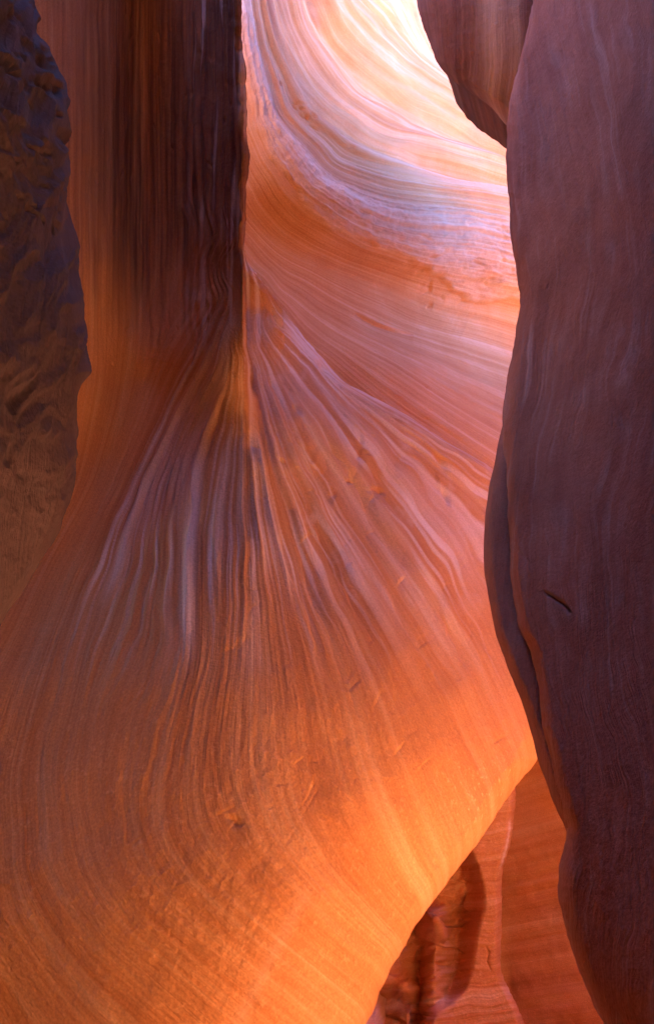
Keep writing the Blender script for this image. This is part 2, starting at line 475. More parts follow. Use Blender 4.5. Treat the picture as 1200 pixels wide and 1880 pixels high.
    A = 0.40 + 2.0 * ribs * smooth(330, 560, PY) * (1 - smooth(1000, 1380, PY)) + 3.2 * upper + 0.7 * wedge + 0.30 * smooth(1050, 1250, PY) * np.exp(-((T - 300) / 150) ** 2)
    A *= (0.75 + 0.5 * noise(TX / 130, PY / 170, 3)) * (1 - .6 * smooth(1380, 1600, PY))
    amp = A / (0.35 + 0.65 * gm)
    D = np.zeros_like(T)
    wob = 5 * noise(TX / 60, PY / 90, 11)
    Tw = T + wob
    D += amp * 5.0 * (ridged(Tw / 34.0, S / 620, 21, 1) - 0.6) * smooth(0.2, 0.8, ribs + 0.35 * wedge + upper + .25)
    D += amp * 2.6 * (ridged(Tw / 14.0, S / 330, 22, 1) - 0.6)
    D += amp * 1.5 * noise(Tw / 6.0, S / 200, 23)
    D += amp * 0.7 * noise(Tw / 2.8, S / 130, 24)
    # the named ridges that run the length of the fan
    for tc, wd, a, y0, y1 in ((262, 7, 5.5, 640, 1110), (352, 6, 8.0, 600, 1230), (238, 5, 4.0, 560, 1000), (318, 4, 4.5, 560, 1060), (300, 3.5, 3.5, 600, 1000), (392, 5, 4.0, 700, 1150),
                              (470, 6, 6.0, 640, 1120), (505, 5, 5.5, 660, 1090), (560, 9, 5.0, 560, 1180), (610, 9, 4.5, 560, 1200), (690, 9, 4.0, 560, 1250), (437, 4, 3.5, 660, 1250)):
        c = np.exp(-((T + 0.8 * wob - tc) / wd) ** 2)
        D += 1.5 * a * c * np.clip(1.5 / gm, .1, 1.2) * smooth(y0, y0 + 180, PY) * (1 - smooth(y1 - 160, y1 + 40, PY)) * (0.7 + 0.5 * noise(S / 70, T / 40, int(tc)))
    # steps along the bedding on the right-hand slope: each bed stands a little proud of the next
    for tc, a in ((520, 4.0), (540, 4.5), (585, 3.5), (632, 6.0), (676, 5.5), (705, 4.0), (745, 5.0), (768, 5.0)):
        e = T + 9 * noise(S / 110, T / 300, int(tc)) + 3 * noise(S / 30, T / 90, int(tc) + 1) - tc
        st = smooth(-2.2, 2.2, e) * np.exp(-np.maximum(e, 0) / 26.0)
        D -= 1.5 * a * st * smooth(560, 700, PY) * (1 - 0.75 * smooth(1050, 1400, PY)) * np.clip(0.45 + 1.1 * noise(S / 150, T / 100, int(tc) + 2), 0, 1.2)
    # broad swells and general roughness
    D += 7.0 * fbm(TX / 210, PY / 260, 31, 3) * smooth(800, 1200, PY)
    D += 2.2 * fbm(TX / 55, PY / 70, 33, 3) * (0.4 + 0.6 * smooth(1100, 1500, PY))
    D += 0.55 * fbm(TX / 9, PY / 10, 35, 3) * (0.5 + smooth(1250, 1700, PY))
    # arcs low on the left
    low = smooth(1150, 1420, PY) * (1 - smooth(520, 700, T)) * (1 - 0.5 * smooth(1650, 1850, PY))
    for tc in (120, 168, 205, 222, 262, 276, 318, 340, 372, 404, 452):
        e = T + 5 * noise(S / 90, T / 60, int(tc) + 7) - tc
        D -= 2.2 * low * smooth(-1.6, 1.6, e) * np.exp(-np.maximum(e, 0) / 9.0) * np.clip(0.6 + noise(S / 120, tc, 77), 0.1, 1.2)
    # fine diagonal beds in the lower left corner
    dg = (PY - 0.58 * TX)
    D += 0.75 * noise(dg / 7.0, (TX + PY) / 260, 41) * smooth(1500, 1720, PY) * (1 - smooth(250, 520, TX))
    D += 0.5 * noise((PY + 0.7 * TX) / 9.0, TX / 200, 42) * smooth(1550, 1750, PY) * smooth(250, 450, TX)
    # soft hummocks
    hm = smooth(1480, 1600, PY) * (1 - smooth(1720, 1850, PY)) * (1 - smooth(380, 620, TX))
    D += 2.6 * hm * ridged((TX + .5 * PY) / 46, (PY - .8 * TX) / 80, 44, 2)
    # joints and light streaks crossing the beds
    for pl, wd, a in (([(492, 1600), (455, 1690), (410, 1790), (362, 1885)], 2.4, .5), ([(505, 1610), (470, 1700), (432, 1790), (392, 1890)], 2.0, .4),
                      ([(590, 1440), (560, 1490), (520, 1560)], 1.8, .8), ([(640, 1560), (690, 1610), (730, 1650)], 1.4, 1.3)):
        groove(D, TX, PY, pl, wd, a)
    # chips: hand placed first, then a scatter
    for pl, wd, a in (([(548, 1000), (556, 988), (570, 972)], 14, 6), ([(668, 982), (684, 970), (690, 966)], 10, 6), ([(728, 1078), (732, 1066), (742, 1056)], 12, 6),
                      ([(402, 1195), (430, 1182), (444, 1165)], 14, 5), ([(434, 1192), (444, 1175), (452, 1162)], 12, 5), ([(452, 1122), (462, 1112), (474, 1104)], 10, 4.5),
                      ([(722, 852), (732, 838), (736, 828)], 22, 6), ([(736, 828), (728, 850), (740, 872)], 26, 5), ([(800, 850), (806, 880), (812, 905)], 20, 6),
                      ([(664, 790), (668, 820), (660, 860)], 16, 4), ([(658, 866), (650, 880), (640, 890)], 10, 4.5), ([(598, 830), (606, 860), (600, 880)], 14, 4), ([(582, 815), (584, 835), (580, 850)], 14, 4),
                      ([(676, 920), (684, 905), (700, 898)], 12, 5), ([(640, 1225), (648, 1235), (640, 1250)], 8, 4), ([(680, 1310), (684, 1295), (700, 1262)], 8, 4),
                      ([(722, 1385), (735, 1370), (742, 1358)], 10, 5), ([(766, 1415), (778, 1400), (792, 1388)], 12, 5), ([(536, 1404), (550, 1392), (558, 1386)], 16, 4),
                      ([(552, 1480), (566, 1455), (578, 1420)], 14, 4), ([(236, 1556), (252, 1540), (268, 1528)], 8, 3.5), ([(388, 1500), (410, 1488), (432, 1476)], 10, 4),
                      ([(420, 1520), (430, 1505), (446, 1515)], 12, 4), ([(336, 1390), (356, 1408), (352, 1440)], 10, 3),
                      ([(865, 1140), (868, 1160), (860, 1180)], 8, 3.5), ([(804, 1090), (812, 1075), (826, 1066)], 10, 4), ([(560, 960), (590, 990), (618, 1030)], 14, 4),
                      ([(600, 740), (612, 770), (640, 800)], 18, 4), ([(890, 985), (830, 930), (760, 860), (700, 770), (640, 712)], 10, 2.5), ([(900, 940), (830, 870), (760, 800), (700, 745)], 9, 2.5)):
        scarp(D, TX, PY, pl, wd, a * .45)
    for k in range(70):
        x, y = rng.uniform(440, 960), rng.uniform(640, 1500)
        a0 = math.atan2(1.0, 0.75 if x > 600 else 0.15) + math.pi / 2 + rng.normal(0, .35)
        ln = rng.uniform(5, 20)
        c, s_ = math.cos(a0), math.sin(a0)
        pl = [(x - c * ln, y - s_ * ln), (x + rng.normal(0, 2), y + rng.normal(0, 2)), (x + c * ln, y + s_ * ln)]
        scarp(D, TX, PY, pl, rng.uniform(5, 12), rng.uniform(.5, 1.7))
    for k in range(260):
        x, y = rng.uniform(452, 700), rng.uniform(560, 960)
        if x - 452 > (y - 520) * 1.0: continue
        pit(D, TX, PY, x, y, rng.uniform(1.6, 4.2), rng.uniform(1.2, 2.6), rng.uniform(0.6, 1.3), rng.uniform(0.8, 2.6))
    for k in range(420):
        x, y = rng.uniform(230, 470), rng.uniform(560, 1200)
        pit(D, TX, PY, x, y, rng.uniform(1.2, 2.6), rng.uniform(1.5, 3.5), math.pi / 2 + (340 - x) / 400, rng.uniform(0.8, 2.2))
    for k in range(120):
        pit(D, TX, PY, rng.uniform(0, 900), rng.uniform(1150, 1870), rng.uniform(1.2, 2.2), rng.uniform(1, 2), rng.uniform(0, 3), rng.uniform(0.6, 1.8))
    for x, y, r, asp, ang, dp in ((596, 675, 9, 1.6, .8, 9), (694, 902, 8, 1.5, .2, 8), (545, 752, 6, 1.6, 1.0, 6), (464, 705, 6, 3, 1.35, 7), (458, 815, 7, 3.2, 1.5, 6), (645, 885, 5, 1.5, 0, 5),
                                  (660, 705, 8, 2.6, .7, 6), (720, 765, 7, 2.8, .75, 6), (808, 850, 8, 2.4, 1.0, 8), (816, 910, 8, 2.2, 1.2, 7), (430, 1510, 10, 1.6, .5, 6), (520, 850, 5, 1.5, 1, 4)):
        pit(D, TX, PY, x, y, r, asp, ang, dp)
    up = 1 - smooth(560, 760, PY)
    D += up * (1.6 * noise(TX / 13 + .5 * noise(TX / 50, PY / 160, 195), PY / 420, 193) + .9 * noise(TX / 5, PY / 240, 194) + 1.6 * fbm(TX / 24, PY / 50, 196, 4) + 3.0 * fbm(TX / 70, PY / 150, 197, 3))
    for k in range(46):
        x, y = rng.uniform(160, 430), rng.uniform(20, 700)
        pit(D, TX, PY, x, y, rng.uniform(1.5, 3.5), rng.uniform(1.5, 4), math.pi / 2 + rng.normal(0, .2), rng.uniform(1, 3.5))
    D *= 1 - .9 * np.exp(-((TX - 438) / 26) ** 2 - ((PY - 545) / 95) ** 2)
    # marks: pale mineral on the main ridges, red seepage streaks, shade painted into the upper recess, pale speckle low down
    pale = np.zeros_like(T)
    for tc, wd, y0, y1, a in ((352, 9, 760, 1240, 1.0), (262, 9, 800, 1120, .85), (275, 22, 560, 1000, .55), (330, 30, 540, 960, .5), (395, 8, 700, 1100, .5), (435, 8, 640, 1000, .6), (240, 5, 620, 980, .6), (300, 5, 600, 1000, .6), (478, 6, 700, 1080, .9), (508, 8, 740, 1120, .8), (630, 10, 620, 1200, .45), (668, 12, 640, 1250, .45), (730, 10, 640, 1100, .5), (560, 16, 560, 980, .35), (610, 12, 560, 980, .3), (788, 9, 470, 760, .9), (690, 12, 600, 1050, .3)):  # the ledge entry paints in its skylit rim
        pale = np.maximum(pale, a * np.exp(-((T + wob * .7 - tc) / wd) ** 2) * smooth(y0, y0 + 120, PY) * (1 - smooth(y1 - 120, y1 + 30, PY)))
    zone = smooth(520, 640, PY) * (1 - smooth(1000, 1300, PY)) * smooth(200, 240, T)
    fl = np.clip(noise(Tw / 14, S / 520, 181) * 3.6 - .6, 0, 1) * .9 + np.clip(noise(Tw / 6.5, S / 300, 182) * 3.6 - .9, 0, 1) * .7
    pale = np.maximum(pale, np.clip(fl, 0, .95) * zone * (.6 + .4 * smooth(-.3, .4, noise(TX / 90, PY / 120, 183))))
    pale = np.maximum(pale, .9 * np.clip(noise(TX / 9 + .4 * noise(TX / 30, PY / 140, 186), PY / 420, 184) * 2.4 - .1, 0, 1) * upper * smooth(.0, .4, .3 + noise(TX / 40, PY / 200, 187)))
    pale = np.maximum(pale, .3 * smooth(.1, .5, fbm(TX / 60, PY / 60, 185, 4)) * smooth(470, 560, T) * smooth(560, 700, PY) * (1 - smooth(1000, 1200, PY)))
    pale = np.maximum(pale, .12 * np.exp(-((TX - 560 + (PY - 1640) * .52) / 14) ** 2) * smooth(1600, 1680, PY))
    red = np.zeros_like(T)
    for x0, y0, sl, wd in ((470, 1655, .50, 5), (500, 1650, .47, 4), (425, 1800, .5, 4)):
        red = np.maximum(red, .32 * np.exp(-((TX - x0 + (PY - y0) * sl) / wd) ** 2) * smooth(1540, 1640, PY) * (0.6 + 0.4 * noise(PY / 40, TX / 300, 9)))
    red = np.maximum(red, 0.12 * low * (noise(Tw / 16, S / 300, 19) > 0.15))
    recess_shade = (.6 + .4 * smooth(175, 235, TX)) * smooth(60, 100, TX + 10 * noise(TX / 30, PY / 60, 173)) * (TX < 470) * (1 - smooth(380, 640, PY + 90 * noise(TX / 14, PY / 300, 171) + 30 * noise(TX / 5, PY / 120, 172))) * (1 - .7 * pale)  # dark streaks painted where the overhung recess falls into shade
    recess_shade = recess_shade * (.72 + .45 * np.clip(noise(TX / 8, PY / 380, 198) + .6 * noise(TX / 3.4, PY / 200, 199), -1, 1))
    red = np.maximum(red, np.clip(recess_shade, 0, 1))
    spk = smooth(1150, 1400, PY) * (0.35 + 0.9 * np.exp(-(((TX - 880) / 60) ** 2 + ((PY - 1450) / 70) ** 2)))
    def back(ax, ay, bx, by):                        # low rows run on far behind, high rows turn away to the left
        def f(b):
            k = smooth(2.6, 3.4, b[:, 2])
            return b + np.stack([bx + (ax - bx) * k, by + (ay - by) * k, 0 * k], 1)
        return f
    tail = [back(-.15, .35, -.15, .35), back(-.5, 1.2, -.5, 1.2), back(-.9, 2.0, -.8, 3.0), back(-1.2, 2.5, -.8, 6.8)]
    top = [lambda b: b + np.array([-.05, .2, .2]), lambda b: b + np.array([-.3, .6, .35]), lambda b: b + np.array([-2, 1.6, .5])]
    bottom = [lambda b: np.stack([b[:, 0], b[:, 1] + .06, 0 * b[:, 2] + .55], 1), lambda b: np.stack([b[:, 0], b[:, 1] + .1, 0 * b[:, 2] - .4], 1)]
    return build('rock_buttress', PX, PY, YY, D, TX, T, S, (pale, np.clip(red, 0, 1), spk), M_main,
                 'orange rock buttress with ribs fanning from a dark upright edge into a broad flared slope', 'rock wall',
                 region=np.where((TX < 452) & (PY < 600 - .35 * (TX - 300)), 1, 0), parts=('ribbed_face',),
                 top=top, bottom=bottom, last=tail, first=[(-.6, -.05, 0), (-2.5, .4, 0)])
buttress()

# ------------------------------------------------------------------ swirling back wall
def back_wall():
    field = Spline2([
        (400, -400, 6.0), (600, -400, 10.0), (800, -400, 14.0), (1150, -400, 17.0),
        (400, 0, 5.5), (450, 0, 5.75), (520, 0, 6.4), (600, 0, 7.4), (680, 0, 8.7), (770, 0, 10.6), (870, 0, 12.2), (1150, 0, 14.5),
        (400, 250, 5.0), (460, 250, 5.3), (530, 230, 5.75), (600, 200, 6.4), (750, 200, 7.8), (930, 200, 9.7), (1150, 200, 11.5),
        (470, 350, 5.15), (600, 350, 5.85), (750, 350, 6.75), (930, 350, 7.9), (1150, 350, 9.2),
        (440, 470, 5.25), (600, 450, 5.72), (750, 450, 6.55), (930, 450, 7.55), (1150, 450, 8.6),
        (600, 540, 5.85), (750, 560, 6.72), (930, 570, 7.75), (1150, 580, 8.7),
        (500, 520, 5.35), (600, 640, 5.65), (750, 680, 6.1), (930, 690, 7.2), (1150, 690, 8.2),
        (640, 740, 5.5), (750, 770, 5.85), (930, 820, 6.4), (1150, 860, 7.2), (600, 1000, 5.5), (900, 1000, 5.95), (1150, 1000, 6.6)], 1e-5)
    L = [(-120, [(900, -400), (960, -100), (1060, 60), (1200, 160)]),
         (0, [(640, -400), (700, -120), (765, 10), (790, 80), (840, 150), (935, 232), (1150, 330)]),
         (100, [(540, -400), (570, -150), (610, 0), (660, 65), (745, 140), (835, 202), (940, 268), (1150, 360)]),
         (200, [(500, -400), (520, -150), (550, 0), (588, 90), (655, 170), (755, 232), (855, 268), (940, 302), (1150, 380)]),
         (300, [(470, -400), (480, -150), (497, 0), (535, 110), (595, 195), (685, 255), (795, 294), (940, 334), (1150, 400)]),
         (400, [(446, -400), (450, -150), (460, 0), (482, 110), (522, 212), (602, 302), (702, 342), (805, 356), (940, 380), (1150, 430)]),
         (500, [(430, -150), (440, 0), (455, 130), (480, 222), (532, 305), (622, 382), (722, 408), (832, 418), (945, 438), (1150, 480)]),
         (600, [(430, 120), (454, 240), (492, 330), (562, 402), (652, 452), (752, 482), (852, 498), (950, 520), (1150, 560)]),
         (700, [(430, 230), (455, 325), (502, 402), (574, 458), (684, 504), (804, 548), (955, 585), (1150, 640)]),
         (800, [(430, 380), (455, 420), (522, 482), (622, 542), (722, 588), (822, 622), (950, 665), (1150, 740)]),
         (900, [(430, 440), (458, 472), (522, 542), (602, 602), (722, 672), (832, 742), (930, 800), (1150, 920)]),
         (1000, [(430, 480), (462, 505), (562, 628), (702, 742), (905, 882), (1100, 1000)])]
    py = rows2(-400, -20, 900, 1000, 520, 12)
    px = rows(400, 990, 360)
    px = np.concatenate([px, np.linspace(1000, 1105, 10)])
    PX, PY = np.meshgrid(px, py)
    YY = field(PX, PY)
    T = Spline2(lines_to_pts(L, 60), 1e-4)(PX, PY)
    S = PX * 0.8 + 0.6 * PY
    gy, gx = np.gradient(T); gm = np.hypot(gx / np.gradient(PX, axis=1), gy / np.gradient(PY, axis=0)); gm = np.clip(gm, .3, 8)
    wob = 7 * noise(PX / 130, PY / 110, 51)
    Tw = T + wob
    # terrace profile across the beds (metres scaled to photo pixels)
    tt = [-300, -60, 20, 60, 95, 120, 150, 185, 205, 232, 262, 285, 300, 325, 352, 385, 420, 450, 490, 530, 570, 610, 640, 680, 720, 770, 830, 900, 1000, 1200]
    pp = [0, 0, 2, 8, 12, 8, -12, -10, 3, 6, 5, -1, 2, -4, 6, 9, 10, 9, 13, 15, 14, 9, 0, -10, -14, -13, -8, -2, 4, 4]
    prof = pchip(tt, pp, Tw)
    pl2 = pchip([-300, 100, 215, 250, 262, 285, 310, 335, 360, 1200], [0, 0, 0, 8, 13, 13, -6, -7, 0, 0], Tw)      # deep shelf on the right
    kr = smooth(690, 800, PX)
    pl3 = pchip([-300, 318, 345, 352, 372, 400, 1200], [0, 0, 5, 5, -5, 0, 0], Tw)
    kl = (1 - smooth(640, 760, PX))
    D = prof * 1.7 + pl2 * kr * 1.1 + pl3 * kl
    beds = (1 - smooth(560, 660, T)) + 0.22 * smooth(560, 660, T) + .3 * smooth(850, 950, T)
    amp = 1.5 * beds * (0.7 + .5 * noise(PX / 120, PY / 90, 52)) / (0.25 + 0.42 * gm)
    D += amp * 4.5 * (ridged(Tw / 40, S / 900, 53, 1) - .6)
    D += amp * 3.2 * (ridged(Tw / 17, S / 600, 54, 1) - .6)
    D += amp * 1.9 * noise(Tw / 8, S / 420, 55)
    D += amp * 1.0 * noise(Tw / 3.8, S / 260, 56)
    # rough band
    lo = 598 + 26 * noise(S / 95, 0.3 + 0 * S, 57) + 12 * noise(S / 28, 1.7 + 0 * S, 58) + 70 * smooth(640, 900, PX)
    rough = smooth(430, 500, T) * (1 - smooth(-3, 5, T - lo))
    D += rough * (4.2 * fbm(S / 26, T / 34, 59, 4, .6) + 2.2 * ridged(S / 34, T / 16, 60, 2) + 1.0 * fbm(S / 7, T / 9, 61, 2) + 3.0)
    D += 0.5 * fbm(PX / 14, PY / 12, 62, 3)
    D += 3.0 * fbm(PX / 110, PY / 80, 63, 2)
    # undercut crack in the smooth hollow, chips and slots
    scarp(D, PX, PY, [(664, 562), (684, 572), (706, 581), (740, 591), (770, 597)], 16, 7)
    scarp(D, PX, PY, [(796, 512), (800, 522), (804, 530)], 10, 4)
    for k in range(34):
        x, y = rng.uniform(740, 940), rng.uniform(430, 560)
        a0 = .2 + rng.normal(0, .5); ln = rng.uniform(5, 18)
        scarp(D, PX, PY, [(x - math.cos(a0) * ln, y - math.sin(a0) * ln), (x, y + rng.normal(0, 2)), (x + math.cos(a0) * ln, y + math.sin(a0) * ln)], rng.uniform(4, 9), rng.uniform(2, 4.5))
    for x, y, a0 in ((505, 165, 1.15), (487, 125, 1.3), (532, 205, .9), (546, 222, .75), (555, 225, .8), (568, 243, .6), (636, 282, .4), (625, 262, .3), (540, 202, .4), (565, 225, .8), (715, 400, .3), (545, 210, .7)):
        pit(D, PX, PY, x, y, rng.uniform(1.8, 2.8), rng.uniform(2.5, 4.5), a0, rng.uniform(4, 7))
    for k in range(90):
        x = rng.uniform(520, 940); y = rng.uniform(520, 860)
        pit(D, PX, PY, x, y, rng.uniform(1, 2.2), rng.uniform(1.2, 3), .5, rng.uniform(.7, 2))
    # conchoidal hatch near the right of the hollow
    hk = np.exp(-(((PX - 850) / 45) ** 2 + ((PY - 590) / 40) ** 2))
    D += 0.8 * hk * noise((PX * .9 + PY * .5) / 5, PY / 60, 64)
    pale = rough * (.25 + .5 * np.exp(-((Tw - 490) / 40) ** 2) * (1 - smooth(560, 760, PX)))
    pale = np.maximum(pale, .55 * smooth(470, 520, T) * (1 - smooth(540, 600, T)) * (1 - smooth(470, 560, PX)))
    pale = np.maximum(pale, .2 * np.clip(noise(Tw / 14, S / 700, 65) * 2.2, 0, 1) * (1 - smooth(420, 470, T)))
    red = .30 * rough * smooth(.1, .5, fbm(S / 30, T / 26, 66, 3)) * smooth(560, 700, PX)
    def low(dx, dy):                                   # unseen end past the bend, cut low to let the sun in
        return lambda b: np.stack([b[:, 0] + dx, np.minimum(b[:, 1], 10) + dy, np.minimum(b[:, 2], 6.6)], 1)
    top = [(0, .8, .8), (0, 3.0, 1.4)]
    return build('swirled_rock_wall', PX, PY, YY, D, PX, T, S, (pale, red, 0 * T), M_wall,
                 'glowing pink and orange back wall of sweeping curved rock layers', 'rock wall',
                 region=np.where(T < 452, 0, np.where(T < lo, 1, 2)), parts=('rough_band', 'smooth_hollow'),
                 top=top, first=[(-.5, .1, 0), (-2.5, .5, 0)], last=[low(.3, .1), low(2, .5), low(4, .8)],
                 bottom=[(0, .6, -.1), (0, 1.6, 0), (0, 4.5, -.4)])
back_wall()

# ------------------------------------------------------------------ near wall on the right
def right_wall():
    inner = [(-400, 990), (0, 976), (60, 968), (100, 955), (150, 944), (200, 934), (250, 929), (300, 927), (400, 933), (450, 938), (500, 946), (556, 954),
             (600, 948), (640, 942), (700, 931), (780, 921), (850, 924), (900, 927), (960, 928), (1000, 930), (1060, 932), (1100, 936), (1150, 946), (1200, 966), (1250, 980),
             (1300, 986), (1350, 996), (1400, 1008), (1450, 1018), (1490, 1030), (1520, 1038), (1560, 1033), (1600, 1026), (1640, 1025), (1680, 1032), (1720, 1043),
             (1760, 1056), (1800, 1071), (1850, 1092), (1880, 1106), (2050, 1180)]
    edge0 = curve(inner)
    edge = lambda q: edge0(q) + 2.2 * noise(q / 60, 0 * q + .4, 86) + 1.0 * noise(q / 17, 0 * q + .8, 87)
    field = Spline2([(990, -400, 3.30), (1120, -400, 2.49), (1200, -400, 2.00), (1350, -400, 1.50), (976, 0, 3.30), (1114, 0, 2.46), (1200, 0, 1.95), (1350, 0, 1.45), (927, 300, 3.15), (1096, 300, 2.36), (1200, 300, 1.87), (1350, 300, 1.42), (948, 600, 2.75), (1104, 600, 2.12), (1200, 600, 1.74), (1350, 600, 1.35), (927, 900, 2.20), (1096, 900, 1.77), (1200, 900, 1.50), (1350, 900, 1.20), (966, 1200, 1.66), (1111, 1200, 1.42), (1200, 1200, 1.28), (1350, 1200, 1.06), (1032, 1500, 1.36), (1136, 1500, 1.22), (1200, 1500, 1.14), (1350, 1500, 0.97), (1106, 1880, 1.26), (1164, 1880, 1.14), (1200, 1880, 1.07), (1350, 1880, 0.92), (1180, 2050, 1.26), (1192, 2050, 1.14), (1200, 2050, 1.07), (1350, 2050, 0.92)], 1e-5)
    right_wall.edge, right_wall.field = edge, field
    py = rows2(-130, -20, 1900, 2050, 900, 8)
    PX, PY, YY, TX = edged(py, lambda q: 1330.0 + 0 * q, edge, lambda q: 26 + 0 * q, lambda q: .34 + 0 * q, field, 260, 40, right=False, tmax=140)
    T = (TX + 0.16 * (PY - 600) * smooth(0, 900, PY) * smooth(1500, 900, PY) + 0.12 * np.minimum(PY - 500, 0) * -1 + 14 * noise(TX / 140, PY / 260, 71)) * 1.0
    S = PY
    k = 0.7 + .45 * noise(TX / 90, PY / 260, 72)
    T = T + 18 * fbm(TX / 70, PY / 150, 83, 3)
    D = k * (.9 * noise(T / 42, S / 600, 73) + .7 * noise(T / 17, S / 300, 74) + .7 * noise(T / 7.5, S / 300, 75) + .5 * noise(T / 3.5, S / 160, 76))
    D += 8 * fbm(TX / 110, PY / 260, 77, 4) + 2.6 * fbm(TX / 26, PY / 60, 78, 4) + .7 * fbm(TX / 8, PY / 10, 79, 3)
    groove(D, TX, PY, [(993, 1083), (1008, 1092), (1024, 1101), (1034, 1111), (1046, 1127)], 3.2, 12)
    groove(D, TX, PY, [(930, 985), (950, 1010), (985, 1050)], 2.5, 2)
    scarp(D, TX, PY, [(1040, 1530), (1045, 1560), (1056, 1590)], 12, 5)
    for q in range(70):
        x, y = rng.uniform(940, 1200), rng.uniform(0, 1700)
        pit(D, TX, PY, x, y, rng.uniform(1.5, 4), rng.uniform(2, 5), math.pi / 2 + rng.normal(.1, .15), rng.uniform(1, 3))
    pale = (.34 * np.clip(noise(T / 20, S / 420, 80) * 2, 0, 1) + .30 * np.clip(noise(T / 7, S / 260, 85) * 2.2 - .2, 0, 1)) * smooth(-.3, .3, fbm(TX / 60, PY / 120, 84, 3))
    red = .35 * np.clip(noise(T / 30, S / 260, 81) * 2.4 - .3, 0, 1)
    def upto(dx, z):
        return lambda b: np.stack([b[:, 0] + dx, b[:, 1], np.maximum(b[:, 2] + .2, z)], 1)
    def thick(dx, dy, ux, uy):                       # unseen back grows thicker with height, shaped to block chamber light
        def f(b):
            k = smooth(2.2, 3.6, b[:, 2])
            return b + np.stack([dx + ux * k, dy + uy * k, 0 * k], 1)
        return f
    top = [upto(-.02, 7.0), upto(-.05, 8.5), upto(.0, 11.0), upto(.4, 11.3)]  # unseen height added to keep the sun off the left wall
    right_wall.ob = build('near_rock_wall', PX, PY, YY, D, TX, T, S, (pale, red, 0 * T), M_right,
          'tall brownish purple rock wall in shade, nearest on the right', 'rock wall', flip=True,
          top=top, bottom=[(.06, 0, -.1), (.2, 0, -.05), (.3, 0, .3)], first=[(.15, -.4, 0), (.25, -1.2, 0), (.3, -2.4, 0), (.3, -4.5, 0)], last=[thick(.10, .05, .1, .6), thick(.2, -.2, .5, .9), thick(.25, -.9, .6, .6), thick(.3, -2.2, .3, 0), thick(.35, -4.8, 0, 0)])  # foot cut short out of view so floor light passes under
right_wall()

# lobe of rock just behind its edge
def lobe():
    edge = curve([(620, 960), (700, 945), (760, 928), (800, 916), (850, 907), (900, 896), (950, 890), (1000, 888), (1040, 888), (1080, 892), (1120, 898), (1150, 905), (1185, 916),
                  (1220, 930), (1260, 946), (1290, 958), (1320, 968), (1350, 976), (1400, 990), (1450, 1006), (1480, 1018), (1500, 1028), (1540, 1046), (1600, 1080), (1700, 1110)])
    field = lambda X, Y: right_wall.field(right_wall.edge(Y) + 26, Y) + .20 + .0012 * np.abs(X - right_wall.edge(Y)) * (X < right_wall.edge(Y)) + .5 * (1 - smooth(760, 860, Y))
    py = rows2(760, 780, 1560, 1700, 440, 8)
    PX, PY, YY, TX = edged(py, lambda q: 1110.0 + 0 * q, edge, lambda q: 20 + 0 * q, lambda q: .25 + 0 * q, field, 90, 34, right=False, tmax=140)
    T = TX + .1 * PY; S = PY
    D = 1.6 * noise(T / 16, S / 400, 91) + .8 * noise(T / 7, S / 200, 92) + 3 * fbm(TX / 60, PY / 120, 93, 3)
    ob = build('curved_lobe', PX, PY, YY, D, TX, T, S, (0 * T, 0 * T, 0 * T), M_right, flip=True,
               first=[(.3, .1, 0)], last=[(.3, .25, 0), (1.2, .3, 0)])
    ob.parent = right_wall.ob
lobe()

# ------------------------------------------------------------------ overhanging boss, top right
def boss():
    edge = curve([(-400, 700), (-200, 735), (-60, 760), (0, 765), (20, 768), (45, 776), (70, 785), (90, 792), (110, 801), (130, 815), (145, 830), (162, 855), (180, 880), (193, 897), (207, 911), (220, 921), (232, 930), (260, 952), (320, 1010), (420, 1120)])
    field = Spline2([(700, -400, 4.27), (900, -400, 3.50), (1150, -400, 3.17), (760, 0, 4.49), (850, 0, 4.05), (960, 0, 3.66), (1150, 0, 3.39), (850, 150, 4.49), (930, 150, 4.10), (1000, 150, 3.83), (930, 240, 4.54), (1150, 240, 3.83), (1000, 320, 4.70), (1150, 420, 4.59)])
    py = rows2(-150, -20, 250, 420, 170, 10)
    PX, PY, YY, TX = edged(py, lambda q: 1150.0 + 0 * q, edge, lambda q: 30 + 0 * q, lambda q: .5 + 0 * q, field, 200, 34, right=False, tmax=150)
    T = TX - 0.05 * PY + 0.0004 * (PY - 0) ** 2 + 6 * noise(TX / 60, PY / 90, 101); S = PY
    D = 1.7 * (ridged(T / 26, S / 300, 102, 1) - .6) + 1.1 * noise(T / 9, S / 200, 103) + .6 * noise(T / 4, S / 120, 104) + 4 * fbm(TX / 80, PY / 120, 105, 3) + .8 * fbm(TX / 14, PY / 14, 106, 3)
    pale = .8 * np.exp(-((T - 905) / 26) ** 2) + .6 * np.exp(-((T - 945) / 10) ** 2)
    red = .8 * np.clip(noise(T / 24, S / 500, 107) * 2, 0, 1)
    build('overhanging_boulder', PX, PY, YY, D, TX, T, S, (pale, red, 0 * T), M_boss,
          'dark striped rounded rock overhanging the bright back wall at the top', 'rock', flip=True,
          top=[(-.03, .0, .4), (-.25, .1, 1.2), (-.75, .2, 2.4), (-.95, .3, 4.6), (.8, -.2, 5.0)], first=[(.2, -.3, 0), (.3, -.9, 0)], last=[(.2, .5, 0), (.6, .6, 0), (1.0, -.3, 0)], bottom=[(.3, -.1, -.2)])  # unseen top leans left, shaped to close off sun and sky
boss()

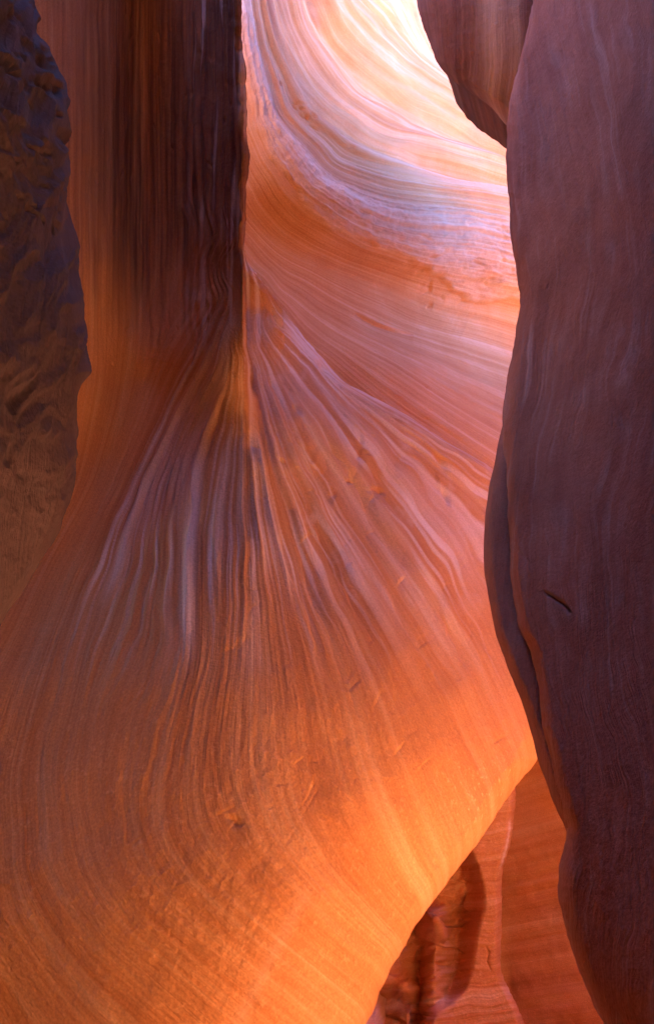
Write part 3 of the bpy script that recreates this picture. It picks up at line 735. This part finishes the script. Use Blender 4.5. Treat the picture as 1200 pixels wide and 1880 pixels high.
# ------------------------------------------------------------------ near wall on the left
def left_wall():
    edge = curve([(-400, -30), (-150, 20), (-20, 45), (40, 66), (100, 92), (150, 110), (200, 120), (260, 121), (340, 124), (400, 129), (460, 135), (520, 146), (570, 152), (620, 157), (660, 157), (700, 154),
                  (760, 151), (800, 146), (850, 137), (880, 130), (920, 121), (960, 112), (1000, 96), (1040, 70), (1080, 46), (1120, 20), (1150, 0), (1200, -26), (1300, -70), (1500, -130), (2050, -200)])
    field = Spline2([(-200, -400, 1.10), (0, -400, 1.40), (60, -400, 1.62), (-200, 0, 1.02), (0, 0, 1.34), (60, 0, 1.55), (-200, 300, 0.98), (0, 300, 1.22), (60, 250, 1.33), (110, 300, 1.47),
                     (-200, 600, 0.98), (0, 600, 1.20), (80, 600, 1.29), (150, 600, 1.42), (-200, 850, 0.98), (0, 850, 1.22), (80, 850, 1.32), (140, 850, 1.43), (-200, 1050, 0.98), (0, 1050, 1.29), (60, 1050, 1.40),
                     (-200, 1300, 0.98), (-80, 1300, 1.25), (-200, 2050, 1.02)], 1e-5)
    py = rows2(-400, -20, 1180, 2050, 640, 12)
    PX, PY, YY, TX = edged(py, lambda q: -330.0 + 0 * q, edge, lambda q: 22 + 0 * q, lambda q: .3 + 0 * q, field, 190, 34, right=True, tmax=140)
    wx = 30 * fbm(TX / 90, PY / 120, 111, 2); wy = 40 * fbm(TX / 90, PY / 120, 112, 2)
    up = 1 - smooth(230, 420, PY); lowk = smooth(860, 1080, PY)
    mid = (1 - up) * (1 - lowk)
    x, y = TX + wx, PY + wy
    p_, a_ = .9 * x + .45 * y, .45 * x - .9 * y            # crests lean up to the right
    D = mid * (25 * (ridged(p_ / 62, a_ / 230, 113, 1) - .75) + 13 * (ridged(p_ / 25, a_ / 120, 114, 1) - .7) * smooth(-.2, .3, noise(x / 70, y / 90, 121)) + 10 * fbm(x / 70, y / 110, 122, 2))
    D += up * (20 * (ridged((x - .55 * y) / 38, (y + x) / 110, 115, 1) - .7) + 10 * noise((x - .5 * y) / 17, (y + x) / 52, 116))
    D += 6 * fbm(x / 30, y / 44, 117, 3) * (1 - .6 * lowk) + .7 * fbm(TX / 9, PY / 11, 118, 3)
    D += (1.2 * noise((TX + .35 * PY) / 9, PY / 180, 119) + 5 * fbm(TX / 60, PY / 130, 120, 2)) * lowk
    for k in range(60):
        px_, py_ = rng.uniform(0, 125), rng.uniform(10, 420)
        pit(D, TX, PY, px_, py_, rng.uniform(2.5, 5.5), rng.uniform(1.6, 3.2), 1.0 + rng.normal(0, .2), rng.uniform(9, 18))
    T = TX + .1 * PY; S = PY
    def arch(dx, dz, more):                          # unseen top arched over the slot, added to block light from behind
        def f(b):
            k = 1 - smooth(.5, 1.5, b[:, 1])
            return np.stack([np.minimum(b[:, 0], -.5) + .5 + dx + more * k, b[:, 1] + .1, np.maximum(b[:, 2] + .2, dz)], 1)
        return f
    top = [arch(-.55, 5.0, .0), arch(-.45, 6.0, .35), arch(-.4, 6.6, .75), arch(-.35, 7.0, 1.15), arch(-1.6, 8.0, .8)]
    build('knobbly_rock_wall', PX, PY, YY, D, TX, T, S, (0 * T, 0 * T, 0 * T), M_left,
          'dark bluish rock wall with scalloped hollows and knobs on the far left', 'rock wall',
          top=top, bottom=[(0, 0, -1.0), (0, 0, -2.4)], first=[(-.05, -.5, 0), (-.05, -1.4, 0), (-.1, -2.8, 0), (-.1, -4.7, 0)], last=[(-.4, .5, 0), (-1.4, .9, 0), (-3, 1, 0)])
left_wall()

# ------------------------------------------------------------------ lower right: pillar with alcove, far wall, slab coloured pale for sunlight
def pillar():
    edge = curve([(1300, 950), (1440, 946), (1470, 945), (1500, 942), (1540, 938), (1570, 930), (1600, 922), (1640, 920), (1700, 920), (1760, 918), (1790, 922), (1820, 935), (1850, 950), (1880, 962), (1980, 1000)])
    lft = curve([(1300, 837), (1470, 837), (1540, 849), (1560, 855), (1600, 871), (1640, 879), (1665, 880), (1690, 873), (1740, 863), (1780, 857), (1805, 849), (1830, 833), (1860, 802), (1900, 757), (1980, 687)])
    py = rows2(1300, 1380, 1890, 1980, 300, 6)
    def field(X, Y):
        l = lft(Y)
        F = 7.15 + 0 * X - .0004 * (X - 800)
        k = smooth(-24, 14, X - l)
        F = F - .32 * k
        # lumpy column in the alcove
        cx = 800 - .03 * (Y - 1700)
        F = F - .34 * np.exp(-((X - cx) / 22) ** 2) * smooth(1650, 1690, Y)
        F = F - .28 * np.exp(-(((X - 798) / 20) ** 2 + ((Y - 1690) / 26) ** 2))
        F = F - .45 * smooth(770, 700, X) * smooth(1690, 1740, Y) * (1 - smooth(1800, 1840, Y))
        F = F - .30 * np.exp(-(((X - 745) / 18) ** 2 + ((Y - 1815) / 24) ** 2))
        F = F - .40 * np.exp(-(((X - 748) / 14) ** 2)) * smooth(1840, 1860, Y)
        F = F + .12 * np.exp(-(((X - 835) / 16) ** 2 + ((Y - 1690) / 46) ** 2))
        F = F + .10 * np.exp(-(((X - 772) / 10) ** 2 + ((Y - 1790) / 70) ** 2))
        return F
    PX, PY, YY, TX = edged(py, lambda q: 560.0 + 0 * q, edge, lambda q: 14 + 0 * q, lambda q: .2 + 0 * q, field, 230, 26, right=True, tmax=140)
    T = PY + .12 * TX + 6 * noise(TX / 40, PY / 40, 131); S = TX
    D = 1.1 * noise(T / 9, S / 160, 132) + .6 * noise(T / 4, S / 80, 133) + 2.0 * fbm(TX / 30, PY / 40, 134, 3) + .5 * fbm(TX / 6, PY / 7, 135, 2)
    rug = smooth(-2, -26, TX - lft(PY))
    wx, wy = TX + 14 * noise(TX / 50, PY / 50, 138), PY + 14 * noise(TX / 50, PY / 50, 139)
    cell = np.floor((wx + .5 * wy) / 26) * 7.3 + np.floor((wy - .35 * wx) / 44) * 3.7
    D += rug * (11 * (ridged(wx / 46, wy / 70, 136, 2) - .7) + 4 * np.sin(cell * 12.9) + 4 * noise((wx + wy) / 14, (wy - wx) / 40, 137))
    groove(D, TX, PY, [(890, 1735), (897, 1750), (893, 1765), (902, 1785)], 1.6, 5)
    groove(D, TX, PY, [(855, 1640), (842, 1665), (832, 1690)], 3, 8)
    groove(D, TX, PY, [(790, 1800), (800, 1790), (812, 1782)], 3, 8)
    groove(D, TX, PY, [(805, 1728), (815, 1735), (822, 1722)], 3, 8)
    pale = .9 * np.exp(-((TX - edge(PY) + 2) / 4) ** 2) * smooth(1495, 1520, PY) * (1 - smooth(1580, 1600, PY))
    pale = np.maximum(pale, .35 * np.exp(-((T - 1935) / 10) ** 2))
    build('rock_pillar', PX, PY, YY, D, TX, T, S, (pale, 0 * T, .4 + 0 * T), M_wall,
          'waisted orange rock pillar beside a dark lumpy alcove, below the buttress', 'rock pillar',
          region=np.where(TX < lft(PY) - 10, 1, 0), parts=('alcove',),
          first=[(-1, .3, 0)], last=[(0, .5, 0), (0, 1.2, 0)], top=[(0, .4, .5), (0, 1.2, .8)], bottom=[(0, -.1, -.8), (0, -.2, -1.6)])
pillar()

def far_wall():
    plan = np.array([(-1.2, 9.7), (1.1, 8.9), (1.75, 8.2), (2.6, 7.5), (4.1, 6.5), (6.6, 5.4), (8.2, 2.6), (7.8, -1.5), (6.0, -4.0), (3.4, -4.4), (1.4, -3.6)])
    u = np.concatenate([np.linspace(0, .08, 12, endpoint=False), np.linspace(.08, .48, max(8, int(220 * RES)), endpoint=False), np.linspace(.48, 1, 110)])
    q = np.linspace(0, 1, len(plan))
    x, y = pchip(q, plan[:, 0], u), pchip(q, plan[:, 1], u)
    z = np.concatenate([np.linspace(-2.0, 4.5, max(8, int(260 * RES)), endpoint=False), np.linspace(4.5, 12, 60)])
    U, Z = np.meshgrid(u, z)
    Z = np.where(Z > 4.0, 4.0 + (Z - 4.0) * (1 - (.54 + .30 * (1 - smooth(.34, .42, U))) * smooth(.24, .28, U) * (1 - smooth(.60, .68, U))), Z)  # out-of-view stretch notched to let the sun in
    X, Y = np.broadcast_to(x, U.shape).copy(), np.broadcast_to(y, U.shape).copy()
    wl_ = 1 - smooth(.3, .55, U)
    X += .22 * np.maximum(Z - 3.8, 0) * wl_ ; Y += .30 * np.maximum(Z - 3.8, 0) * wl_
    f = (0.42 + 0.58 * smooth(-.6, 3.4, Z)) * (1 - .25 * smooth(4.2, 9, Z))       # unseen foot sloped to bounce sun, overhang shaped to stay unlit
    f = 1 + (f - 1) * smooth(.42, .56, U)
    X = 3.9 + (X - 3.9) * f; Y = 1.0 + (Y - 1.0) * f
    arc = U * 9.5
    P = np.stack([X, Y, Z], -1)
    n = np.cross(np.gradient(P, axis=1), np.gradient(P, axis=0)); n /= np.linalg.norm(n, axis=-1, keepdims=True)
    if n[0, 0] @ np.array([-1, -1, 0]) < 0: n = -n
    t = Z * 100 - arc * 26
    D = .010 * noise(t / 9, arc, 141) + .006 * noise(t / 4, arc * 2, 142) + .05 * fbm(arc * 1.2, Z * 1.2, 143, 3) + .010 * fbm(arc * 12, Z * 9, 144, 3) + .004 * fbm(arc * 40, Z * 40, 145, 2)
    for z0 in (1.15, .35, 2.1):
        e = (Z - z0 - .25 * arc + .03 * noise(arc * 5, Z * 0 + z0, 146))
        D -= .02 * smooth(-.01, .01, e) * np.exp(-np.maximum(e, 0) / .12)
    P = P + n * D[..., None]
    pale = .10 * np.clip(noise(t / 60, arc * 2, 147) * 2, 0, 1)
    ob = grid_mesh('far_rock_wall', P, np.stack([t / 100, arc, 0 * t], -1), np.stack([pale, .5 * np.clip(noise(t / 30, arc, 148), 0, 1), .25 + 0 * t], -1), M_main,
                   'rough pinkish rock wall with slanting grain behind the pillar at the lower right', 'rock wall')
far_wall()

def slab():
    py = rows(1770, 1960, 60); u = rows(0, 1, 50)
    U, PY = np.meshgrid(u, py)
    PX = 560 + U * (134 - .06 * (PY - 1800) + 5 * noise(PY / 30, 0 * PY, 152))
    YY = 6.9 - .0045 * (PY - 1800) + 0 * PX + .002 * (PX - 650)
    T, S = PY + 0 * PX, PX
    D = 3 * fbm(PX / 40, PY / 40, 151, 3)
    build('pale_rock_slab', PX, PY, YY, D, PX, T, S, (.7 + 0 * T, 0 * T, 0 * T), M_wall, 'small rock tinted pale for sunlight at the bottom edge, left of the dark alcove', 'rock',  # even pale tint stands in for sun falling on the slab
          top=[(0, .3, .05), (0, .5, -.6)], bottom=[(0, -.1, -1.2)], last=[(.1, .4, 0)], first=[(-.1, .4, 0)])
slab()

# ------------------------------------------------------------------ unseen rock closing the canyon behind the camera, shaped to block light
def end_wall():
    x = np.linspace(-2.5, 3.5, 40); z = np.linspace(-.3, 12, 60)
    X, Z = np.meshgrid(x, z)
    Y = -3.0 + .35 * fbm(X * .8, Z * .5, 161, 3) + .30 * np.maximum(Z - 3, 0)  # leans forward with height to shut out the sky
    P = np.stack([X, Y, Z], -1)
    grid_mesh('rear_rock_wall', P, np.stack([Z, X, 0 * X], -1), 0 * P, M_near, 'unseen rock wall closing the slot behind the viewer, leaned to block sky', 'rock wall', flip=True)
end_wall()
